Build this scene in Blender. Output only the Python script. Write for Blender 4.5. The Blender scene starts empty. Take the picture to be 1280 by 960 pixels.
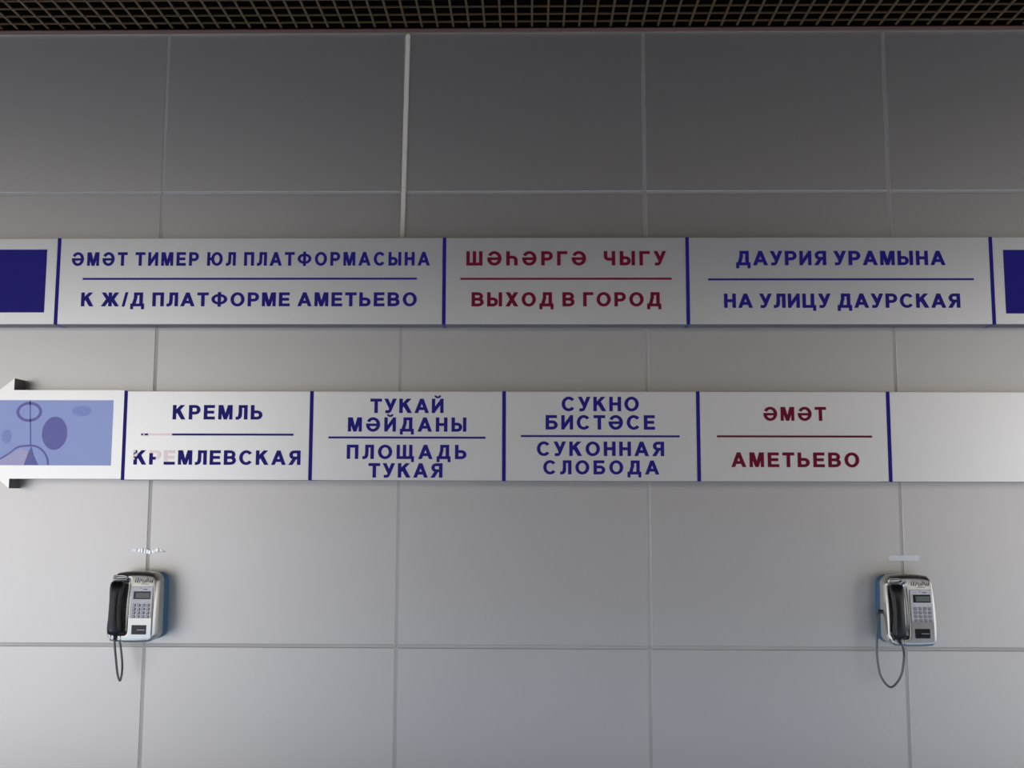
import bpy, bmesh, math, random
from mathutils import Vector, Matrix

# ------------------------------------------------------------------ scene, camera, light
scene = bpy.context.scene
COL = scene.collection
random.seed(7)

vs = scene.view_settings
vs.view_transform = 'Standard'
vs.look = 'None'
vs.gamma = 1.0
vs.use_curve_mapping = False
vs.exposure = 0.07

PITCH, YAW, ROLL, DIST, EYE = 0.10735, -0.01664, 0.0027, 4.7032, 1.6
cam_data = bpy.data.cameras.new('camera')
cam_data.sensor_fit = 'HORIZONTAL'
cam_data.sensor_width = 36.0
cam_data.lens = 36.0 * 1270.0 / 1280.0
cam_data.clip_start = 0.05
cam = bpy.data.objects.new('camera', cam_data)
COL.objects.link(cam)
fwd = Vector((math.sin(YAW) * math.cos(PITCH), math.cos(YAW) * math.cos(PITCH), math.sin(PITCH)))
rt = Vector((math.cos(YAW), -math.sin(YAW), 0))
up = rt.cross(fwd)
r2 = math.cos(ROLL) * rt + math.sin(ROLL) * up
u2 = -math.sin(ROLL) * rt + math.cos(ROLL) * up
m = Matrix((r2, u2, -fwd)).transposed().to_4x4()
m.translation = Vector((0, -DIST, EYE))
cam.matrix_world = m
scene.camera = cam

# overcast daylight that comes in under the canopy
world = bpy.data.worlds.new('overcast_sky')
scene.world = world
world.use_nodes = True
bg = world.node_tree.nodes['Background']
bg.inputs['Color'].default_value = (0.965, 0.955, 0.95, 1)
bg.inputs['Strength'].default_value = 1.35

# hazy morning sun behind the viewer's left shoulder; the canopy keeps it off the wall
sun_data = bpy.data.lights.new('sun', 'SUN')
sun_data.energy = 3.4
sun_data.angle = math.radians(6)
sun_data.color = (0.97, 0.98, 1.0)
sun = bpy.data.objects.new('sun', sun_data)
COL.objects.link(sun)
SUN_ELEV, SUN_AZ = math.radians(31), math.radians(36)      # azimuth: degrees to the left of straight behind
sd = Vector((math.sin(SUN_AZ) * math.cos(SUN_ELEV), math.cos(SUN_AZ) * math.cos(SUN_ELEV), -math.sin(SUN_ELEV)))
sun.rotation_euler = sd.to_track_quat('-Z', 'Y').to_euler()
sun.location = (-8, -12, 10)

# ------------------------------------------------------------------ materials
def mat(name, color, rough=0.5, metal=0.0, spec=0.5, bump=0.0, bscale=400.0, var=0.0, vscale=6.0,
        alpha=1.0, coat=0.0, stretch=None):
    mt = bpy.data.materials.new(name)
    mt.use_nodes = True
    nt = mt.node_tree
    b = nt.nodes['Principled BSDF']
    b.inputs['Base Color'].default_value = (*color, 1)
    b.inputs['Roughness'].default_value = rough
    b.inputs['Metallic'].default_value = metal
    b.inputs['Specular IOR Level'].default_value = spec
    b.inputs['Alpha'].default_value = alpha
    b.inputs['Coat Weight'].default_value = coat
    tc = nt.nodes.new('ShaderNodeTexCoord')
    src = tc.outputs['Object']
    if stretch:
        mp = nt.nodes.new('ShaderNodeMapping')
        mp.inputs['Scale'].default_value = stretch
        nt.links.new(src, mp.inputs['Vector'])
        src = mp.outputs['Vector']
    if var > 0:
        n = nt.nodes.new('ShaderNodeTexNoise')
        n.inputs['Scale'].default_value = vscale
        n.inputs['Detail'].default_value = 4
        nt.links.new(src, n.inputs['Vector'])
        mx = nt.nodes.new('ShaderNodeMix')
        mx.data_type = 'RGBA'
        mx.inputs[6].default_value = (*[c * (1 - var) for c in color], 1)
        mx.inputs[7].default_value = (*[min(1, c * (1 + var)) for c in color], 1)
        nt.links.new(n.outputs['Fac'], mx.inputs[0])
        nt.links.new(mx.outputs[2], b.inputs['Base Color'])
    if bump > 0:
        n2 = nt.nodes.new('ShaderNodeTexNoise')
        n2.inputs['Scale'].default_value = bscale
        n2.inputs['Detail'].default_value = 2
        nt.links.new(src, n2.inputs['Vector'])
        bp = nt.nodes.new('ShaderNodeBump')
        bp.inputs['Strength'].default_value = bump
        bp.inputs['Distance'].default_value = 0.001
        nt.links.new(n2.outputs['Fac'], bp.inputs['Height'])
        nt.links.new(bp.outputs['Normal'], b.inputs['Normal'])
    return mt

M = {
    'panel': mat('silver_wall_panel', (0.695, 0.653, 0.60), 0.405, 0.9, 0.5, var=0.02, vscale=3, bump=0.04, bscale=900),
    'joint': mat('grey_joint_strip', (0.58, 0.55, 0.505), 0.53, 0.80, 0.3, var=0.06, vscale=12),
    'backing': mat('dark_backing', (0.006, 0.0055, 0.005), 0.9, 0, 0.0),
    'floor': mat('blue_tinted_floor', (0.55, 0.68, 0.95), 0.22, 0, 0.5, var=0.10, vscale=60),  # out-of-view floor, blue put in to cool its bounce on the wall
    'blocker': mat('warm_blocker_finish', (0.20, 0.17, 0.135), 0.7, var=0.05),  # for the added beam and pier; warm tone tints what the wall reflects
    'void': mat('black_plenum', (0.005, 0.0045, 0.004), 0.95, 0, 0.0),
    'slat': mat('brown_grid_slat', (0.088, 0.050, 0.018), 0.5, 0.0, 0.25, var=0.1, vscale=8),
    'trim': mat('reddish_brown_angle_trim', (0.15, 0.075, 0.055), 0.5, 0.0, 0.3, var=0.08, vscale=6),
    'lip': mat('pale_trim_lip', (0.20, 0.175, 0.14), 0.5, 0.0, 0.4),
    'sign': mat('white_sign_face', (0.96, 0.93, 0.88), 0.35, 0.8, 0.5, var=0.015, vscale=4),
    'signside': mat('grey_sign_edge', (0.15, 0.148, 0.145), 0.5, 0.2, 0.3),
    'blue': mat('blue_vinyl', (0.024, 0.016, 0.22), 0.45, 0, 0.15, var=0.05, vscale=30),
    'red': mat('dark_red_vinyl', (0.19, 0.005, 0.025), 0.45, 0, 0.15, var=0.05, vscale=30),
    'peel': mat('peeled_adhesive', (0.95, 0.76, 0.74), 0.38, 0.7, 0.5, var=0.08, vscale=90),
    'skyfilm': mat('blue_film_painted_sky', (0.50, 0.58, 1.0), 0.25, 0, 0.5, var=0.06, vscale=9),  # pale because the sky's reflection is put into the colour
    'refldark': mat('violet_painted_reflection', (0.25, 0.24, 0.58), 0.4, 0, 0.3, var=0.06, vscale=40),  # reflected shapes on the arrow film, painted as flat marks
    'reflmid': mat('mauve_painted_reflection', (0.42, 0.48, 0.88), 0.4, 0, 0.3, var=0.08, vscale=40),
    'steel': mat('brushed_steel', (0.60, 0.60, 0.575), 0.22, 0.95, 0.5, var=0.03, vscale=30, stretch=(1, 1, 30)),
    'reflpale': mat('pale_mauve_painted_reflection', (0.74, 0.67, 0.92), 0.4, 0, 0.3, var=0.06, vscale=40),
    'plate': mat('grey_keypad_plate', (0.72, 0.71, 0.74), 0.4, 0.3, 0.5, var=0.03, vscale=60),
    'bluecase': mat('blue_painted_case', (0.02, 0.15, 0.30), 0.45, 0, 0.5, var=0.08, vscale=25),
    'black': mat('black_plastic', (0.008, 0.009, 0.010), 0.28, 0, 0.5, var=0.1, vscale=40),
    'darkwin': mat('dark_window', (0.012, 0.011, 0.014), 0.2, 0, 0.5),
    'lcd': mat('grey_green_lcd', (0.17, 0.19, 0.17), 0.25, 0, 0.5, var=0.05, vscale=60),
    'key': mat('metal_key', (0.40, 0.40, 0.42), 0.3, 0.7, 0.5),
    'ink': mat('grey_ink_and_shadow', (0.06, 0.06, 0.07), 0.6),  # print on the phones, and the shadows painted beside the keys
    'cord': mat('armoured_cord', (0.17, 0.17, 0.18), 0.35, 0.7, 0.5, bump=0.4, bscale=700),
    'tape': mat('white_adhesive_remnant', (0.98, 0.97, 0.95), 0.35, 0.8, 0.5, var=0.04, vscale=50),
    'cleartape': mat('clear_tape', (0.99, 0.99, 0.99), 0.35, 0.8, 0.6, var=0.06, vscale=60, alpha=0.88),
    'duct': mat('ivory_cable_duct', (0.74, 0.68, 0.55), 0.45, 0, 0.4, var=0.04, vscale=15),
}

# ------------------------------------------------------------------ mesh helpers
def add_box(bm, x0, x1, y0, y1, z0, z1, mi=0):
    v = [bm.verts.new(p) for p in ((x0, y0, z0), (x1, y0, z0), (x1, y1, z0), (x0, y1, z0),
                                   (x0, y0, z1), (x1, y0, z1), (x1, y1, z1), (x0, y1, z1))]
    for f in ((3, 2, 1, 0), (4, 5, 6, 7), (0, 1, 5, 4), (1, 2, 6, 5), (2, 3, 7, 6), (3, 0, 4, 7)):
        bm.faces.new([v[i] for i in f]).material_index = mi
    return v

def add_prism(bm, pts, y0, y1, mi=0):
    """pts: (x, z) outline; a slab between y0 (front) and y1 (back)."""
    area = sum(pts[i][0] * pts[(i + 1) % len(pts)][1] - pts[(i + 1) % len(pts)][0] * pts[i][1] for i in range(len(pts)))
    if area < 0:
        pts = pts[::-1]
    a = [bm.verts.new((x, y0, z)) for x, z in pts]
    b = [bm.verts.new((x, y1, z)) for x, z in pts]
    bm.faces.new(a).material_index = mi
    bm.faces.new(b[::-1]).material_index = mi
    n = len(pts)
    for i in range(n):
        j = (i + 1) % n
        bm.faces.new((a[j], a[i], b[i], b[j])).material_index = mi

def bevel(bm, w, seg=2):
    bmesh.ops.bevel(bm, geom=bm.edges[:], offset=w, segments=seg, profile=0.6, affect='EDGES', clamp_overlap=True)

def obj(name, bm, mats, parent=None, smooth=False, fix=True):
    if fix:
        bmesh.ops.recalc_face_normals(bm, faces=bm.faces)
    me = bpy.data.meshes.new(name)
    bm.to_mesh(me)
    bm.free()
    for k in (mats if isinstance(mats, (list, tuple)) else [mats]):
        me.materials.append(M[k])
    if smooth:
        for p in me.polygons:
            p.use_smooth = True
    o = bpy.data.objects.new(name, me)
    COL.objects.link(o)
    if parent:
        o.parent = parent
    return o

def box_obj(name, x0, x1, y0, y1, z0, z1, m_, parent=None, bev=0.0, seg=2):
    bm = bmesh.new()
    add_box(bm, x0, x1, y0, y1, z0, z1)
    if bev:
        bevel(bm, bev, seg)
    return obj(name, bm, m_, parent)

def empty(name, loc, label=None, cat=None, group=None, kind=None):
    o = bpy.data.objects.new(name, None)
    COL.objects.link(o)
    o.location = loc
    o.empty_display_size = 0.1
    tag(o, label, cat, group, kind)
    return o

def tag(o, label=None, cat=None, group=None, kind=None):
    for k, v in (('label', label), ('category', cat), ('group', group), ('kind', kind)):
        if v:
            o[k] = v
    return o

def tube(bm, pts, r, seg=10):
    pts = [Vector(p) for p in pts]
    n = len(pts)
    rings = []
    prev = None
    for i, p in enumerate(pts):
        t = (pts[min(i + 1, n - 1)] - pts[max(i - 1, 0)]).normalized()
        if prev is None:
            a = t.orthogonal().normalized()
        else:
            a = (prev - t * prev.dot(t)).normalized()
        prev = a
        b = t.cross(a)
        rings.append([bm.verts.new(p + (a * math.cos(2 * math.pi * k / seg) + b * math.sin(2 * math.pi * k / seg)) * r)
                      for k in range(seg)])
    for i in range(n - 1):
        for k in range(seg):
            l = (k + 1) % seg
            bm.faces.new((rings[i][k], rings[i][l], rings[i + 1][l], rings[i + 1][k]))
    bm.faces.new(rings[0][::-1])
    bm.faces.new(rings[-1])

def spline(ctrl, n=14):
    """Catmull-Rom through the control points."""
    c = [Vector(p) for p in ctrl]
    c = [c[0] * 2 - c[1]] + c + [c[-1] * 2 - c[-2]]
    out = []
    for i in range(1, len(c) - 2):
        p0, p1, p2, p3 = c[i - 1:i + 3]
        for k in range(n):
            t = k / n
            out.append(0.5 * ((2 * p1) + (-p0 + p2) * t + (2 * p0 - 5 * p1 + 4 * p2 - p3) * t * t
                              + (-p0 + 3 * p1 - 3 * p2 + p3) * t ** 3))
    out.append(c[-2])
    return out

# ------------------------------------------------------------------ the setting
SEAM_X = [-4.0515, -2.9015, -1.7515, -0.6015, 0.5485, 1.6985, 2.8485, 3.9985]
Z_LOW, Z_HIGH, Z_CEIL = 0.909, 3.022, 3.817
GAP = 0.0075

wall = box_obj('wall_back', SEAM_X[0] - 0.02, SEAM_X[-1] + 0.02, 0.012, 0.16, 0.0, 4.3, 'backing')
tag(wall, kind='structure')
rows = [(0.0, Z_LOW), (Z_LOW, Z_HIGH), (Z_HIGH, Z_CEIL + 0.006)]
rng = random.Random(3)
for ci in range(len(SEAM_X) - 1):
    for ri, (z0, z1) in enumerate(rows):
        xa, xb = SEAM_X[ci] + GAP, SEAM_X[ci + 1] - GAP
        za, zb = z0 + (GAP if ri else 0.0), z1 - (GAP if ri < 2 else 0)
        cx, cz = (xa + xb) / 2, (za + zb) / 2
        o = box_obj('panel', xa - cx, xb - cx, 0.0, 0.011, za - cz, zb - cz, 'panel', wall, 0.0015, 1)
        o.location = (cx, 0, cz)
        o.rotation_euler = (math.radians(rng.uniform(-.05, .05)), 0, math.radians(rng.uniform(-.07, .07)))
for sx in SEAM_X[1:-1]:
    for ri, (z0, z1) in enumerate(rows):
        box_obj('joint_strip', sx - 0.009, sx + 0.009, 0.0035, 0.0125, z0 + (0.006 if ri else 0), z1 - 0.006, 'joint', wall)
for z in (Z_LOW, Z_HIGH):
    for ci in range(len(SEAM_X) - 1):
        box_obj('joint_strip', SEAM_X[ci] + 0.001, SEAM_X[ci + 1] - 0.001, 0.003, 0.0125, z - 0.009, z + 0.009, 'joint', wall)

floor = box_obj('floor', -14, 14, -22, 0.16, -0.12, 0.0, 'floor')
tag(floor, kind='structure')

# ceiling: dark plenum slab with an open square grid of thin slats hung under it
CX0, CX1, CY0 = -9.0, 9.0, -5.3
ceil = box_obj('ceiling', CX0, CX1, CY0, 0.16, 4.3, 4.45, 'void')
tag(ceil, kind='structure')
PITCH_X, PITCH_Y = 0.0755, 0.0748
k = 0
y = -0.0845
bm = bmesh.new(); add_box(bm, CX0, CX1, -0.003, 0.003, 0, 0.007); long_me = obj('slat', bm, 'slat', ceil)
long_me.location = (0, y, Z_CEIL + 0.012)
while y - PITCH_Y > CY0:
    y -= PITCH_Y
    c = long_me.copy(); COL.objects.link(c); c.parent = ceil; c.location = (0, y, Z_CEIL + 0.012)
X_PHASE = 0.0134
bm = bmesh.new(); add_box(bm, -0.005, 0.005, CY0, -0.034, 0, 0.007); cross = obj('cross_slat', bm, 'slat', ceil)
n0 = int((CX0 - X_PHASE) / PITCH_X) + 1
first = True
while X_PHASE + n0 * PITCH_X < CX1:
    x = X_PHASE + n0 * PITCH_X
    if first:
        cross.location = (x, 0, Z_CEIL + 0.0122); first = False
    else:
        c = cross.copy(); COL.objects.link(c); c.parent = ceil; c.location = (x, 0, Z_CEIL + 0.0122)
    n0 += 1
trim = box_obj('trim_1', CX0, CX1, -0.030, -0.001, Z_CEIL + 0.002, Z_CEIL + 0.008, 'trim')
tag(trim, kind='structure')
box_obj('lip', CX0, CX1, -0.006, -0.001, Z_CEIL - 0.002, Z_CEIL + 0.002, 'lip', trim)

shading_beam = box_obj('added_shading_beam', CX0, CX1, CY0 - 0.25, CY0, 3.35, 4.45, 'blocker')  # unseen fascia beam, added to keep light off the upper wall
tag(shading_beam, kind='structure')
# unseen behind the viewer: dark pier added and sized to dim the wall's middle
rear = box_obj('added_shading_pier', -3.55, 5.9, -8.9, -8.5, 0.0, 3.7, 'blocker')
tag(rear, kind='structure')

# ------------------------------------------------------------------ lettering
S_, H_ = 0.21, 0.168
def R(x0, z0, x1, z1): return ('p', [(x0, z0), (x1, z0), (x1, z1), (x0, z1)])
def P(*pts): return ('p', list(pts))
def A(cx, cz, rx, rz, a0=0, a1=360, tx=S_, tz=H_): return ('a', cx, cz, rx, rz, tx, tz, a0, a1)
def mir(w, pts): return ('p', [(w - x, z) for x, z in pts])
STEM = R(0, 0, .21, 1)
I_ = [R(0, 0, .2, 1), R(.61, 0, .81, 1), P((.18, .0), (.18, .36), (.63, 1.0), (.63, .64))]
GL = {
 'А': (1.0, [P((0, 0), (.225, 0), (.61, 1), (.39, 1)), P((1, 0), (.775, 0), (.39, 1), (.61, 1)), R(.2, .22, .8, .385)]),
 'Б': (.83, [STEM, R(0, .83, .77, 1), R(0, 0, .5, .165), R(0, .45, .5, .615), A(.49, .307, .34, .307, -90, 90)]),
 'В': (.84, [STEM, R(0, 0, .49, .165), R(0, .425, .49, .585), R(0, .835, .47, 1), A(.46, .715, .33, .285, -90, 90, .2, .16), A(.48, .292, .36, .292, -90, 90)]),
 'Г': (.70, [STEM, R(0, .83, .70, 1)]),
 'Д': (.98, [R(0, 0, .98, .165), R(0, -.22, .17, .1), R(.81, -.22, .98, .1), R(.66, 0, .87, 1), R(.25, .835, .87, 1),
             P((.1, .1), (.32, .1), (.45, .62), (.25, .62)), R(.25, .6, .45, 1)]),
 'Е': (.76, [STEM, R(0, 0, .76, .168), R(0, .425, .70, .59), R(0, .832, .745, 1)]),
 'Ж': (1.26, [R(.525, 0, .735, 1), P((0, 0), (.25, 0), (.60, .50), (.43, .64)), P((.03, 1), (.27, 1), (.60, .52), (.43, .40)),
              mir(1.26, [(0, 0), (.25, 0), (.60, .50), (.43, .64)]), mir(1.26, [(.03, 1), (.27, 1), (.60, .52), (.43, .40)])]),
 'И': (.81, I_),
 'Й': (.81, I_ + [A(.405, 1.26, .22, .19, 180, 360, .10, .10)]),
 'К': (.87, [STEM, P((.2, .36), (.82, 1), (.55, 1), (.2, .64)), P((.30, .50), (.49, .68), (.87, 0), (.61, 0))]),
 'Л': (.80, [R(.59, 0, .80, 1), R(.2, .835, .80, 1), R(.2, .4, .4, 1), P((0, -.01), (.15, -.01), (.30, .07), (.15, .165), (0, .165)),
             P((.15, .165), (.30, .07), (.38, .2), (.4, .45), (.2, .45))]),
 'М': (.98, [R(0, 0, .19, 1), R(.79, 0, .98, 1), P((.02, 1), (.30, 1), (.585, 0), (.395, 0)), mir(.98, [(.02, 1), (.30, 1), (.585, 0), (.395, 0)])]),
 'Н': (.81, [STEM, R(.60, 0, .81, 1), R(0, .42, .81, .59)]),
 'О': (1.0, [A(.5, .5, .5, .515)]),
 'П': (.81, [STEM, R(.60, 0, .81, 1), R(0, .832, .81, 1)]),
 'Р': (.79, [STEM, R(0, .36, .47, .525), R(0, .835, .47, 1), A(.46, .68, .33, .32, -90, 90)]),
 'С': (.93, [A(.49, .5, .49, .515, 38, 322)]),
 'Т': (.80, [R(0, .83, .80, 1), R(.295, 0, .505, 1)]),
 'У': (.84, [P((.61, 1), (.84, 1), (.48, .15), (.33, .30)), P((0, 1), (.23, 1), (.52, .40), (.40, .20)), R(.08, -.01, .30, .155),
             P((.30, -.01), (.40, .03), (.48, .15), (.38, .32), (.30, .155))]),
 'Ф': (1.14, [R(.47, -.03, .67, 1.03), A(.57, .51, .57, .38, 0, 360, .2, .15)]),
 'Х': (.87, [P((0, 0), (.25, 0), (.86, 1), (.61, 1)), P((.01, 1), (.27, 1), (.87, 0), (.61, 0))]),
 'Ц': (.93, [STEM, R(.60, 0, .81, 1), R(0, 0, .93, .165), R(.76, -.22, .93, .1)]),
 'Ч': (.78, [R(.57, 0, .78, 1), R(0, .62, .21, 1), R(.29, .35, .6, .515), A(.3, .64, .3, .29, 180, 270)]),
 'Ш': (1.12, [R(0, 0, .2, 1), R(.46, 0, .66, 1), R(.92, 0, 1.12, 1), R(0, 0, 1.12, .165)]),
 'Щ': (1.24, [R(0, 0, .2, 1), R(.46, 0, .66, 1), R(.92, 0, 1.12, 1), R(0, 0, 1.24, .165), R(1.07, -.22, 1.24, .1)]),
 'Ы': (1.05, [STEM, R(0, 0, .44, .165), R(0, .45, .44, .615), A(.43, .307, .32, .307, -90, 90), R(.845, 0, 1.05, 1)]),
 'Ь': (.80, [STEM, R(0, 0, .47, .165), R(0, .45, .47, .615), A(.46, .307, .34, .307, -90, 90)]),
 'Ю': (1.29, [R(0, 0, .21, 1), R(.2, .42, .45, .59), A(.82, .5, .47, .515)]),
 'Я': (.81, [R(.6, 0, .81, 1), R(.36, .835, .81, 1), R(.36, .40, .81, .56), A(.36, .70, .32, .30, 90, 270), P((0, 0), (.25, 0), (.53, .46), (.30, .46))]),
 'Ә': (1.0, [A(.5, .5, .5, .515, -186, 152), R(.02, .40, .98, .545)]),
 'Һ': (.78, [STEM, R(.2, .50, .46, .665), A(.45, .365, .33, .30, 0, 90), R(.57, 0, .78, .37)]),
 '/': (.40, [P((0, -.02), (.16, -.02), (.40, 1.02), (.24, 1.02))]),
}
KERN = {'А': .04, 'Т': .04, 'У': .04, 'Г': .03, 'Л': .03, '/': .03}

BOLD = 0.022
def fatten(pts, e):
    """push every edge of a convex outline outwards by e"""
    n = len(pts)
    if sum(pts[i][0] * pts[(i + 1) % n][1] - pts[(i + 1) % n][0] * pts[i][1] for i in range(n)) < 0:
        pts = pts[::-1]
    out = []
    for i in range(n):
        a, b, c = Vector(pts[i - 1]), Vector(pts[i]), Vector(pts[(i + 1) % n])
        d1, d2 = (b - a).normalized(), (c - b).normalized()
        n1, n2 = Vector((d1.y, -d1.x)), Vector((d2.y, -d2.x))
        k = 1 + n1.dot(n2)
        p = b + (n1 + n2) * (e / max(k, 0.45))
        out.append((p.x, p.y))
    return out

def glyph(bm, ch, x, z, h, y0, y1, pick=None, xs=1.0):
    h /= 1 + 2 * BOLD
    z += BOLD * h
    w = h * xs
    x += BOLD * w
    for gi, s in enumerate(GL[ch][1]):
        y0 -= 0.00012                    # strokes overlap: keep their faces from coinciding
        mi = pick(gi) if pick else 0
        if s[0] == 'p':
            add_prism(bm, [(x + px * w, z + min(max(pz, -.26), 1.5) * h) for px, pz in fatten(s[1], BOLD)], y0, y1, mi)
        else:
            _, cx, cz, rx, rz, tx, tz, a0, a1 = s
            rx, rz, tx, tz = rx + BOLD, rz + BOLD * .8, tx + 2 * BOLD, tz + 1.6 * BOLD
            n = max(6, int(28 * (a1 - a0) / 360))
            full = (a1 - a0) >= 360
            ring = []
            for i in range(n if full else n + 1):
                a = math.radians(a0 + (a1 - a0) * i / n)
                co, si = math.cos(a), math.sin(a)
                o_ = (x + (cx + rx * co) * w, z + (cz + rz * si) * h)
                i_ = (x + (cx + (rx - tx) * co) * w, z + (cz + (rz - tz) * si) * h)
                ring.append([bm.verts.new((p[0], yy, p[1])) for p in (o_, i_) for yy in (y0, y1)])
            m_ = len(ring)
            for i in range(m_ if full else m_ - 1):
                p, q = ring[i], ring[(i + 1) % m_]
                for fc in ((p[0], q[0], q[2], p[2]), (p[1], p[3], q[3], q[1]), (p[0], p[1], q[1], q[0]), (p[2], q[2], q[3], p[3])):
                    bm.faces.new(fc).material_index = mi
            if not full:
                for p in (ring[0], ring[-1]):
                    bm.faces.new((p[0], p[2], p[3], p[1])).material_index = mi

SPACE = 0.13
FRONT = -0.10                     # front face of the sign boxes
def lettering(parent, text, x0, x1, z0, z1, color, picks=None, xs=1.0):
    """one line of lettering between x0 and x1; every word is a part of its own"""
    h = z1 - z0
    ink = sum(GL[c][0] for c in text if c != ' ') * xs
    kern = sum(KERN.get(c, 0) for c in text if c != ' ') * xs
    nsp = text.count(' ')
    gap = ((x1 - x0) / h - ink + kern - nsp * SPACE) / (len(text) - 1)
    x = x0
    bm = None
    def close(b):
        if b is not None:
            obj('lettering', b, [color, 'peel'] if picks else color, parent, fix=False)
    for i, c in enumerate(text):
        if c == ' ':
            close(bm); bm = None
            x += (SPACE + gap) * h
            continue
        bm = bm or bmesh.new()
        kk = KERN.get(c, 0) / 2 * xs
        x -= kk * h
        glyph(bm, c, x, z0, h, FRONT - 0.0015, FRONT + 0.0005, picks.get(i) if picks else None, xs)
        x += (GL[c][0] * xs - kk + gap) * h
    close(bm)

def rule(parent, x0, x1, z, color):
    return box_obj('rule_line', x0, x1, FRONT - 0.0015, FRONT + 0.0005, z - 0.0045, z + 0.0045, color, parent)

def sign_panel(root, x0, x1, z0, z1, label):
    bm = bmesh.new()
    add_box(bm, x0, x1, FRONT, -0.0005, z0, z1)
    for f in bm.faces:
        f.material_index = 0 if all(abs(v.co.y - FRONT) < 1e-6 for v in f.verts) else 1
    bmesh.ops.bevel(bm, geom=[e for e in bm.edges if all(abs(v.co.y - FRONT) < 1e-6 for v in e.verts)],
                    offset=0.0015, segments=1, affect='EDGES')
    o = obj('sign_panel', bm, ['sign', 'signside'], root)
    o['label'] = label
    return o

def divider(root, x, z0, z1):
    return box_obj('divider_strip', x - 0.0075, x + 0.0075, FRONT - 0.001, -0.001, z0 - 0.001, z1 + 0.001, 'blue', root)

def at_root(root):
    """keep the pieces in wall coordinates although the root empty stands at the sign's base"""
    inv = Matrix.Translation(root.location).inverted()
    for c in root.children:
        c.matrix_parent_inverse = inv

D = 0.0075
# upper sign --------------------------------------------------------------
T0, T1 = 2.372, 2.777
s1 = empty('direction_sign', (0, -0.05, T0),
           'upper long white sign box with blue and red lettering and blue end squares', 'sign')
X = [-2.62, -2.1878, -0.391, 0.7297, 2.1182, 2.55]
pL = sign_panel(s1, X[0], X[1] - D, T0, T1, 'white end panel with plain blue square, left')
p1 = sign_panel(s1, X[1] + D, X[2] - D, T0, T1, 'white panel with blue lettering about the railway platform')
p2 = sign_panel(s1, X[2] + D, X[3] - D, T0, T1, 'white panel with dark red exit lettering')
p3 = sign_panel(s1, X[3] + D, X[4] - D, T0, T1, 'white panel with blue street name lettering')
pR = sign_panel(s1, X[4] + D, X[5], T0, T1, 'white end panel with plain blue square, right')
for x in X[1:-1]:
    divider(s1, x, T0, T1)
box_obj('blue_square', -2.2435 - 0.30, -2.2435, FRONT - 0.001, FRONT + 0.0005, 2.427, 2.724, 'blue', pL)
box_obj('blue_square', 2.1736, 2.1736 + 0.30, FRONT - 0.001, FRONT + 0.0005, 2.421, 2.717, 'blue', pR)
lettering(p1, 'ӘМӘТ ТИМЕР ЮЛ ПЛАТФОРМАСЫНА', -2.1255, -0.4593, 2.6465, 2.7105, 'blue', xs=0.88)
rule(p1, -2.0704, -0.5174, 2.5848, 'blue')
lettering(p1, 'К Ж/Д ПЛАТФОРМЕ АМЕТЬЕВО', -2.0732, -0.5162, 2.4555, 2.5205, 'blue')
lettering(p2, 'ШӘҺӘРГӘ  ЧЫГУ', -0.289, 0.6297, 2.6463, 2.7130, 'red')
rule(p2, -0.316, 0.6559, 2.5836, 'red')
lettering(p2, 'ВЫХОД В ГОРОД', -0.2636, 0.607, 2.4547, 2.5205, 'red')
lettering(p3, 'ДАУРИЯ УРАМЫНА', 0.9529, 1.9073, 2.6461, 2.7130, 'blue')
rule(p3, 0.8227, 2.0339, 2.580, 'blue')
lettering(p3, 'НА УЛИЦУ ДАУРСКАЯ', 0.894, 1.9677, 2.4476, 2.5137, 'blue')
at_root(s1)

# lower sign --------------------------------------------------------------
B0, B1 = 1.657, 2.062
s2 = empty('direction_sign', (0, -0.05, B0),
           'lower long white sign box with station names and arrow-shaped left end', 'sign')
Y = [-1.8448, -0.9902, -0.1124, 0.7667, 1.6235, 2.62]
# arrow-shaped end panel, one plate with a head that overhangs the strip
bm = bmesh.new()
ztip = 1.869
hz = 0.2515
outline = [(Y[0] - D, B0 + 0.004), (-2.363, B0 + 0.004), (-2.363, ztip - hz), (-2.675, ztip), (-2.363, ztip + hz), (-2.363, B1 + 0.004), (Y[0] - D, B1 + 0.004)]
fa = [bm.verts.new((x, FRONT, z)) for x, z in outline]
fb = [bm.verts.new((x, -0.0005, z)) for x, z in outline]
bm.faces.new([fa[i] for i in (0, 1, 5, 6)]); bm.faces.new([fa[i] for i in (1, 2, 3)]); bm.faces.new([fa[i] for i in (3, 4, 5)]); bm.faces.new([fa[i] for i in (1, 3, 5)])
bm.faces.new([fb[i] for i in (0, 1, 5, 6)]); bm.faces.new([fb[i] for i in (1, 2, 3)]); bm.faces.new([fb[i] for i in (3, 4, 5)]); bm.faces.new([fb[i] for i in (1, 3, 5)])
for i in range(7):
    j = (i + 1) % 7
    bm.faces.new((fa[i], fb[i], fb[j], fa[j]))
bmesh.ops.recalc_face_normals(bm, faces=bm.faces)
for f in bm.faces:
    f.material_index = 0 if f.normal.y < -0.9 else 1
qA = obj('arrow_panel', bm, ['sign', 'signside'], s2, fix=False)
qA['label'] = 'white left-pointing arrow end with blue film showing a painted sky reflection'
Q = [sign_panel(s2, Y[i] + D, Y[i + 1] - (D if i < 4 else 0), B0, B1, lab) for i, lab in enumerate((
    'white panel with partly peeled blue lettering', 'white panel with four lines of blue lettering naming a square',
    'white panel with four lines of blue lettering naming a settlement', 'white panel with dark red lettering', 'blank white end panel'))]
for x in Y[:-1]:
    divider(s2, x, B0, B1)
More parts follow.
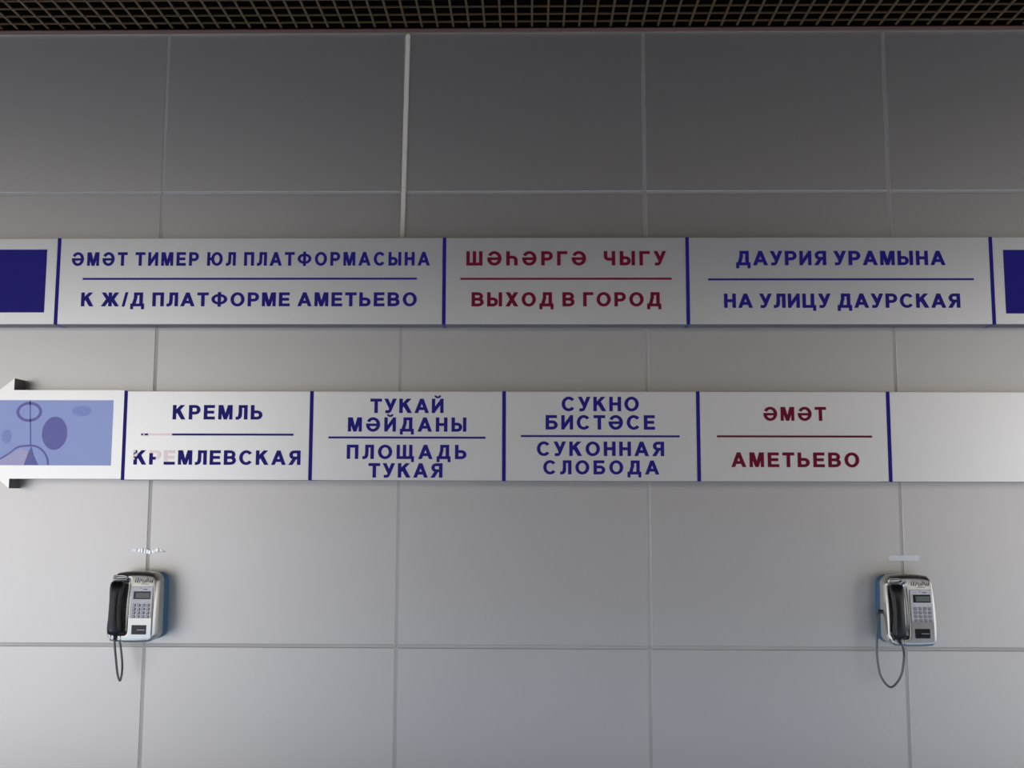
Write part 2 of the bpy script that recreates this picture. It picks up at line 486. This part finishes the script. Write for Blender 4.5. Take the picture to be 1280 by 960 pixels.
# blue film on the arrow; its pale tone and marks are painted reflections
film = box_obj('blue_film', -2.46, -1.9006, FRONT - 0.001, FRONT + 0.0005, 1.7215, 2.0195, 'skyfilm', qA)
yf = FRONT - 0.0016
def mark(name, bm, m_): return obj(name, bm, m_, qA)
def ring_reflection(name, cx, cz, rx, rz, t, m_, a0=0, a1=360, n=40):
    bm = bmesh.new()
    pr = None
    pts = []
    for i in range(n + 1):
        a = math.radians(a0 + (a1 - a0) * i / n)
        pts.append(((cx + rx * math.cos(a), cz + rz * math.sin(a)), (cx + (rx - t) * math.cos(a), cz + (rz - t) * math.sin(a))))
    for (o0, i0), (o1, i1) in zip(pts, pts[1:]):
        add_prism(bm, [o0, o1, i1, i0], yf, FRONT)
    return mark(name, bm, m_)
def disc(cx, cz, rx, rz, n=40): return [(cx + rx * math.cos(2 * math.pi * i / n), cz + rz * math.sin(2 * math.pi * i / n)) for i in range(n)]
FX, FZ, PXS = -2.2867, 1.9657, 0.0037     # centre of the painted ring reflection
ring_reflection('ring_reflection', FX, FZ, 0.059, 0.046, 0.013, 'refldark')
bm = bmesh.new(); add_prism(bm, disc(FX + 0.122, FZ - 0.098, 0.058, 0.076), yf, FRONT); mark('oval_reflection', bm, 'refldark')
bm = bmesh.new(); add_prism(bm, [(FX - 0.001, 2.018), (FX + 0.004, 2.018), (FX + 0.017, 1.815), (FX + 0.011, 1.815)], yf, FRONT); mark('stem_reflection', bm, 'refldark')
ring_reflection('arch_reflection', FX + 0.013, 1.7225, 0.090, 0.094, 0.009, 'refldark', 0, 90, 20)
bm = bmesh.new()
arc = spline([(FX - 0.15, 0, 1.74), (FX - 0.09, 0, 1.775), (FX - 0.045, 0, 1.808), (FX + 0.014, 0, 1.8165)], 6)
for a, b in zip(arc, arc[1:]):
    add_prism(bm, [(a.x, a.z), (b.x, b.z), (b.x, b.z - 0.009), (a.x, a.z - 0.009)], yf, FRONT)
mark('arch_reflection', bm, 'refldark')
bm = bmesh.new(); add_prism(bm, [(FX - 0.012, 1.7225), (FX + 0.055, 1.7225), (FX + 0.032, 1.765), (FX + 0.018, 1.81), (FX + 0.006, 1.78), (FX - 0.004, 1.75)], yf, FRONT); mark('wedge_reflection', bm, 'refldark')
bm = bmesh.new(); add_prism(bm, disc(-2.385, 1.853, 0.022, 0.032), yf + 0.0003, FRONT); mark('faint_reflection', bm, 'reflmid')
bm = bmesh.new(); add_prism(bm, disc(-2.045, 1.970, 0.045, 0.024), yf + 0.0003, FRONT); mark('faint_reflection', bm, 'reflmid')
bm = bmesh.new(); add_prism(bm, [(-2.455, 1.7225), (FX - 0.006, 1.7225), (FX + 0.004, 1.785), (FX - 0.03, 1.800), (FX - 0.09, 1.765), (FX - 0.15, 1.731)], yf + 0.0004, FRONT); mark('pale_reflection', bm, 'reflpale')
q = Q[0]
lettering(q, 'КРЕМЛЬ', -1.6262, -1.2152, 1.932, 1.998, 'blue')
def pk(*pale): return lambda gi: 1 if gi in pale else 0
lettering(q, 'КРЕМЛЕВСКАЯ', -1.7976, -1.036, 1.7259, 1.7915, 'blue', {0: pk(), 1: pk(2, 3), 2: pk(0, 2, 3)})
rule(q, -1.7672, -1.735, 1.8633, 'blue')
r_ = rule(q, -1.735, -1.625, 1.8633, 'peel'); r_['label'] = 'peeled pale stretch of the rule'
rule(q, -1.625, -1.0697, 1.8633, 'blue')
for (x, z, r_, a) in ((-1.797, 1.786, .010, .3), (-1.789, 1.769, .012, 1.1), (-1.797, 1.752, .009, 2.0), (-1.755, 1.8635, .006, .4), (-1.632, 1.865, .008, .9)):
    bm = bmesh.new()                            # torn flakes beside the first letters
    add_prism(bm, [(x + r_ * math.cos(a + t) * k_, z + r_ * math.sin(a + t) * k_) for t, k_ in ((0, 1), (1.3, .5), (2.5, .9), (4.1, .6), (5.2, .8))], FRONT - 0.0022, FRONT)
    obj('torn_flake', bm, 'peel', q)
q = Q[1]
lettering(q, 'ТУКАЙ', -0.7206, -0.3884, 1.9628, 2.0282, 'blue')
lettering(q, 'МӘЙДАНЫ', -0.8224, -0.2832, 1.8782, 1.9427, 'blue')
rule(q, -0.9105, -0.1956, 1.851, 'blue')
lettering(q, 'ПЛОЩАДЬ', -0.8254, -0.2823, 1.7539, 1.8183, 'blue')
lettering(q, 'ТУКАЯ', -0.7238, -0.3903, 1.6701, 1.7351, 'blue')
q = Q[2]
lettering(q, 'СУКНО', 0.1491, 0.4992, 1.9724, 2.0380, 'blue')
lettering(q, 'БИСТӘСЕ', 0.0763, 0.5707, 1.8888, 1.9542, 'blue')
rule(q, -0.0361, 0.6818, 1.8587, 'blue')
lettering(q, 'СУКОННАЯ', 0.0364, 0.6106, 1.7694, 1.8345, 'blue')
lettering(q, 'СЛОБОДА', 0.0653, 0.5862, 1.6866, 1.7496, 'blue')
q = Q[3]
lettering(q, 'ӘМӘТ', 1.0606, 1.3416, 1.930, 1.9928, 'red')
rule(q, 0.8494, 1.5465, 1.8592, 'red')
lettering(q, 'АМЕТЬЕВО', 0.9138, 1.4856, 1.721, 1.7871, 'red')
at_root(s2)

# ------------------------------------------------------------------ cable duct
bm = bmesh.new()
add_prism(bm, [(-0.0105, -0.503), (0.0105, -0.503), (0.0105, 0.513), (0.0, 0.522), (-0.0105, 0.510)], -0.012, -0.0002)
bevel(bm, 0.002, 1)
duct = obj('cable_duct', bm, 'duct')
duct.location = (-0.5924, 0, 3.290)
duct.rotation_euler = (0, math.radians(0.78), 0)
tag(duct, 'narrow ivory cable duct running up the wall to the ceiling', 'cable duct')

# ------------------------------------------------------------------ payphones
PW, PH = 0.1075, 0.305
def sstep(a, b, x):
    t = max(0.0, min(1.0, (x - a) / (b - a)))
    return t * t * (3 - 2 * t)
def outline_pt(u, v):
    """u in -1..1, v in 0..1 -> x, z of the bowed, round-cornered front"""
    bow = 0.010 * (1 - u * u)
    z0, z1 = 0.006 - 0.006 * (1 - u * u), 0.297 + bow
    c = abs(v - 0.5) * 2
    hw = PW - 0.006 * sstep(0.86, 1.0, c) - 0.003 * c * c * (1 if v > .5 else 0)
    e = 0.012 * sstep(0.8, 1.0, abs(u))
    return u * hw, z0 + e + (z1 - z0 - 2 * e) * v
def base_depth(v): return 0.160 - 0.036 * max(v, 0) ** 2.4
def depth(u, v):
    d = base_depth(v)
    d -= 0.012 * sstep(0.86, 1.0, abs(u)) ** 1.5
    d -= 0.012 * sstep(0.93, 1.0, abs(v - .5) * 2) ** 1.5
    # long channel for the handset on the left half
    ch = sstep(-0.96, -0.86, u) * (1 - sstep(-0.28, -0.12, u)) * sstep(0.10, 0.16, v) * (1 - sstep(0.86, 0.92, v))
    d -= 0.022 * ch
    return d

def make_phone(loc, label, cord_pts):
    root = empty('payphone', loc, label, 'payphone', 'payphones on the wall')
    # steel cover
    NU, NV = 44, 48
    us = [-1 + 2 * i / NU for i in range(NU + 1)]
    bm = bmesh.new()
    g = []
    for j in range(NV + 1):
        v = j / NV
        row = []
        for u in us:
            x, z = outline_pt(u, v)
            row.append(bm.verts.new((x, -depth(u, v), z)))
        g.append(row)
    for j in range(NV):
        for i in range(NU):
            bm.faces.new((g[j][i], g[j][i + 1], g[j + 1][i + 1], g[j + 1][i]))
    rim = g[0][:] + [g[j][NU] for j in range(1, NV + 1)] + g[NV][-2::-1] + [g[j][0] for j in range(NV - 1, 0, -1)]
    prev = rim
    for yy in (-0.10, -0.052):
        ring = [bm.verts.new((w.co.x * (1.0 if yy < -.06 else 1.0), yy, w.co.z)) for w in rim]
        for i in range(len(rim)):
            j = (i + 1) % len(rim)
            bm.faces.new((prev[j], prev[i], ring[i], ring[j]))
        prev = ring
    cover = obj('cover', bm, 'steel', root, smooth=True)
    cover['label'] = 'brushed steel front cover with handset channel'
    md = cover.modifiers.new('edges', 'EDGE_SPLIT'); md.split_angle = math.radians(50)
    # blue case behind it
    bm = bmesh.new()
    def ringpts(s):
        pts = []
        for i in range(21): pts.append(outline_pt(-1 + 2 * i / 20, 0))
        for j in range(1, 21): pts.append(outline_pt(1, j / 20))
        for i in range(19, -1, -1): pts.append(outline_pt(-1 + 2 * i / 20, 1))
        for j in range(19, 0, -1): pts.append(outline_pt(-1, j / 20))
        return [(x * s, 0.150 + (z - 0.1525) * (s - 0.025)) for x, z in pts]
    add_prism(bm, ringpts(1.012), -0.054, -0.0005)
    case = obj('case', bm, 'bluecase', root); case['label'] = 'blue painted wall case'
    bm = bmesh.new(); add_prism(bm, ringpts(0.995), -0.058, -0.050); obj('gasket', bm, 'black', root)
    # cradle loop above the handset
    def face_y(x, z): return -base_depth(z / PH)
    bm = bmesh.new()
    loop = []
    for i in range(33):
        a = 2 * math.pi * i / 32
        ca, sa = math.cos(a), math.sin(a)
        px = -0.064 + 0.029 * math.copysign(abs(ca) ** .5, ca)
        pz = 0.281 + 0.009 * math.copysign(abs(sa) ** .6, sa)
        loop.append((px, face_y(px, pz) - 0.005, pz))
    tube(bm, loop, 0.0042, 8)
    obj('cradle_hook', bm, 'steel', root, smooth=True)
    # handset
    bm = bmesh.new()
    secs = [(0.034, .018, .168, .006), (0.038, .026, .170, .013), (0.046, .0305, .172, .018), (0.062, .0315, .173, .021), (0.085, .0300, .175, .020), (0.105, .0270, .177, .018),
            (0.150, .0255, .177, .017), (0.195, .0265, .172, .018), (0.215, .0290, .167, .020), (0.238, .0310, .161, .021), (0.256, .0305, .157, .018), (0.264, .026, .156, .013), (0.268, .018, .155, .006)]
    rings = []
    NS = 24
    for z, hw, dy, hd in secs:
        r = []
        for k_ in range(NS):
            a = 2 * math.pi * k_ / NS
            ca, sa = math.cos(a), math.sin(a)
            r.append(bm.verts.new((-0.067 + (hw - .0018) * math.copysign(abs(ca) ** .7, ca), -dy - hd * math.copysign(abs(sa) ** .8, sa), z)))
        rings.append(r)
    for r0, r1 in zip(rings, rings[1:]):
        for k_ in range(NS):
            l = (k_ + 1) % NS
            bm.faces.new((r0[k_], r0[l], r1[l], r1[k_]))
    bm.faces.new(rings[0][::-1]); bm.faces.new(rings[-1])
    hs = obj('handset', bm, 'black', root, smooth=True)
    hs['label'] = 'black plastic handset'
    bm = bmesh.new(); tube(bm, [(-0.064, -0.170, 0.014), (-0.064, -0.170, 0.040)], 0.0055, 12); obj('cord_sleeve', bm, 'black', hs, smooth=True)
    for rx_ in (-0.086, -0.042):
        bm = bmesh.new(); tube(bm, [(rx_, face_y(0, .02) - .001, 0.008), (rx_, face_y(0, .03) - .001, 0.034)], 0.002, 8); obj('rib', bm, 'steel', root, smooth=True)
    # keypad plate with screen and keys, leaning with the front
    def on_face(o, z, x=0.043, lift=0.0005):
        """lay a flat piece on the curved front at height z"""
        v = z / PH
        o.location = (x, -base_depth(v) - lift, z)
        o.rotation_euler = (-math.atan(0.0864 * v ** 1.4 / PH), 0, 0)
    kp = box_obj('keypad_plate', -0.050, 0.046, -0.002, 0.003, -0.048, 0.090, 'plate', root, 0.0015, 1); on_face(kp, 0.155, lift=0.0015)
    dp = box_obj('display', -0.038, 0.038, -0.0035, 0.001, 0.034, 0.068, 'darkwin', kp, 0.001, 1)
    sc = box_obj('screen', -0.027, 0.034, -0.0042, -0.003, 0.039, 0.061, 'lcd', kp)
    for i in range(4):
        for j in range(4):
            kx, kz = -0.032 + i * 0.0205, 0.009 - j * 0.0165
            box_obj('key', kx - 0.0065, kx + 0.0065, -0.0065, -0.001, kz - 0.0045, kz + 0.0045, 'key', kp, 0.0018, 2)
            box_obj('key_shadow', kx - 0.0062, kx + 0.0082, -0.0026, -0.0015, kz - 0.0068, kz + 0.0035, 'ink', kp)  # the key's shadow, painted as a dark patch to its lower right
    bm = bmesh.new(); add_box(bm, 0.004, 0.022, -0.0026, -0.0015, 0.0755, 0.0785); add_box(bm, -0.010, -0.003, -0.0026, -0.0015, 0.081, 0.083); tag(obj('print_mark', bm, 'ink', kp), kind='stuff')
    cw = box_obj('card_window', -0.037, 0.027, -0.003, 0.002, -0.020, 0.020, 'darkwin', root, 0.001, 1); on_face(cw, 0.057)
    box_obj('card_slot', -0.012, 0.022, -0.0045, -0.002, -0.002, 0.001, 'key', cw)
    bm = bmesh.new()                        # worn, unreadable maker's mark across the top
    rr = random.Random(5)
    x = -0.040
    while x < 0.034:
        w = rr.uniform(0.004, 0.008)
        zc = 0.0 + rr.uniform(-.003, .003)
        hh = rr.uniform(0.006, 0.011)
        add_prism(bm, [(x, zc - hh), (x + w * .6, zc - hh * .9), (x + w, zc + hh), (x + w * .5, zc + hh * .8)], -0.0012, 0.001)
        x += w + 0.0022
    add_prism(bm, [(-0.012, -0.0155), (0.020, -0.0155), (0.020, -0.0135), (-0.012, -0.0135)], -0.0012, 0.001)
    mk = obj('worn_mark', bm, 'ink', root); on_face(mk, 0.268); mk['kind'] = 'stuff'
    # armoured cord and its socket on the left side
    bm = bmesh.new(); tube(bm, [(-0.100, -0.065, 0.140), (-0.118, -0.065, 0.140)], 0.009, 14); obj('cord_socket', bm, 'black', root, smooth=True)
    bm = bmesh.new(); tube(bm, spline(cord_pts, 12), 0.0050, 10); obj('cord', bm, 'cord', root, smooth=True)
    return root

make_phone((-1.757, 0, 0.941), 'steel payphone at the left under the crumpled white adhesive strip, tight narrow cord loop',
           [(-0.116, -0.065, 0.140), (-0.117, -0.064, 0.110), (-0.105, -0.06, 0.055), (-0.0827, -0.065, -0.0017), (-0.0619, -0.08, -0.0864), (-0.0517, -0.10, -0.1354), (-0.0551, -0.11, -0.1701),
            (-0.063, -0.12, -0.1424), (-0.065, -0.14, -0.0769), (-0.0649, -0.16, -0.0152), (-0.064, -0.17, 0.0241)])
make_phone((1.678, 0, 0.941), 'steel payphone at the right under the straight clear tape strip, wide open cord loop',
           [(-0.116, -0.065, 0.140), (-0.1277, -0.070, 0.110), (-0.1352, -0.08, 0.0179), (-0.1382, -0.09, -0.0671), (-0.1267, -0.10, -0.141), (-0.0897, -0.11, -0.1801), (-0.0497, -0.12, -0.1303),
            (-0.0400, -0.14, -0.0484), (-0.052, -0.165, 0.0), (-0.064, -0.17, 0.0241)])

# ------------------------------------------------------------------ adhesive remnants above the phones
bm = bmesh.new()
rr = random.Random(11)
N = 26
top, bot = [], []
for i in range(N + 1):
    t = i / N
    x = -0.080 + 0.160 * t
    mid = 0.004 * math.sin(t * 9.0) - 0.006 * sstep(.8, 1, t) + 0.002 * rr.uniform(-1, 1)
    hw = (0.006 + 0.004 * math.sin(t * math.pi)) * (0.6 + 0.5 * rr.random()) * (0.4 if t > .86 else 1)
    top.append(bm.verts.new((x, -0.0012 - 0.004 * rr.random(), mid + hw)))
    bot.append(bm.verts.new((x, -0.0012 - 0.004 * rr.random(), mid - hw)))
for i in range(N):
    bm.faces.new((bot[i], bot[i + 1], top[i + 1], top[i]))
ex = bmesh.ops.extrude_face_region(bm, geom=bm.faces[:])
for v in ex['geom']:
    if isinstance(v, bmesh.types.BMVert):
        v.co.y = -0.0002
t1 = obj('adhesive_strip', bm, 'tape')
t1.location = (-1.752, 0, 1.333)
tag(t1, 'crumpled torn white adhesive strip on the wall above the left payphone', 'tape')
bm = bmesh.new()
add_prism(bm, [(-0.068, -0.0115), (0.066, -0.0125), (0.069, -0.004), (0.067, 0.0125), (-0.066, 0.0115), (-0.069, 0.003)], -0.0018, -0.0002)
add_prism(bm, [(-0.066, 0.0085), (0.064, 0.0085), (0.064, 0.0118), (-0.064, 0.0118)], -0.0034, -0.0019)
add_prism(bm, [(-0.062, -0.0105), (0.062, -0.0105), (0.062, -0.0080), (-0.062, -0.0080)], -0.0030, -0.0019)
t2 = obj('adhesive_strip', bm, 'cleartape')
t2.location = (1.705, 0, 1.3135)
tag(t2, 'straight clear tape strip on the wall above the right payphone', 'tape')
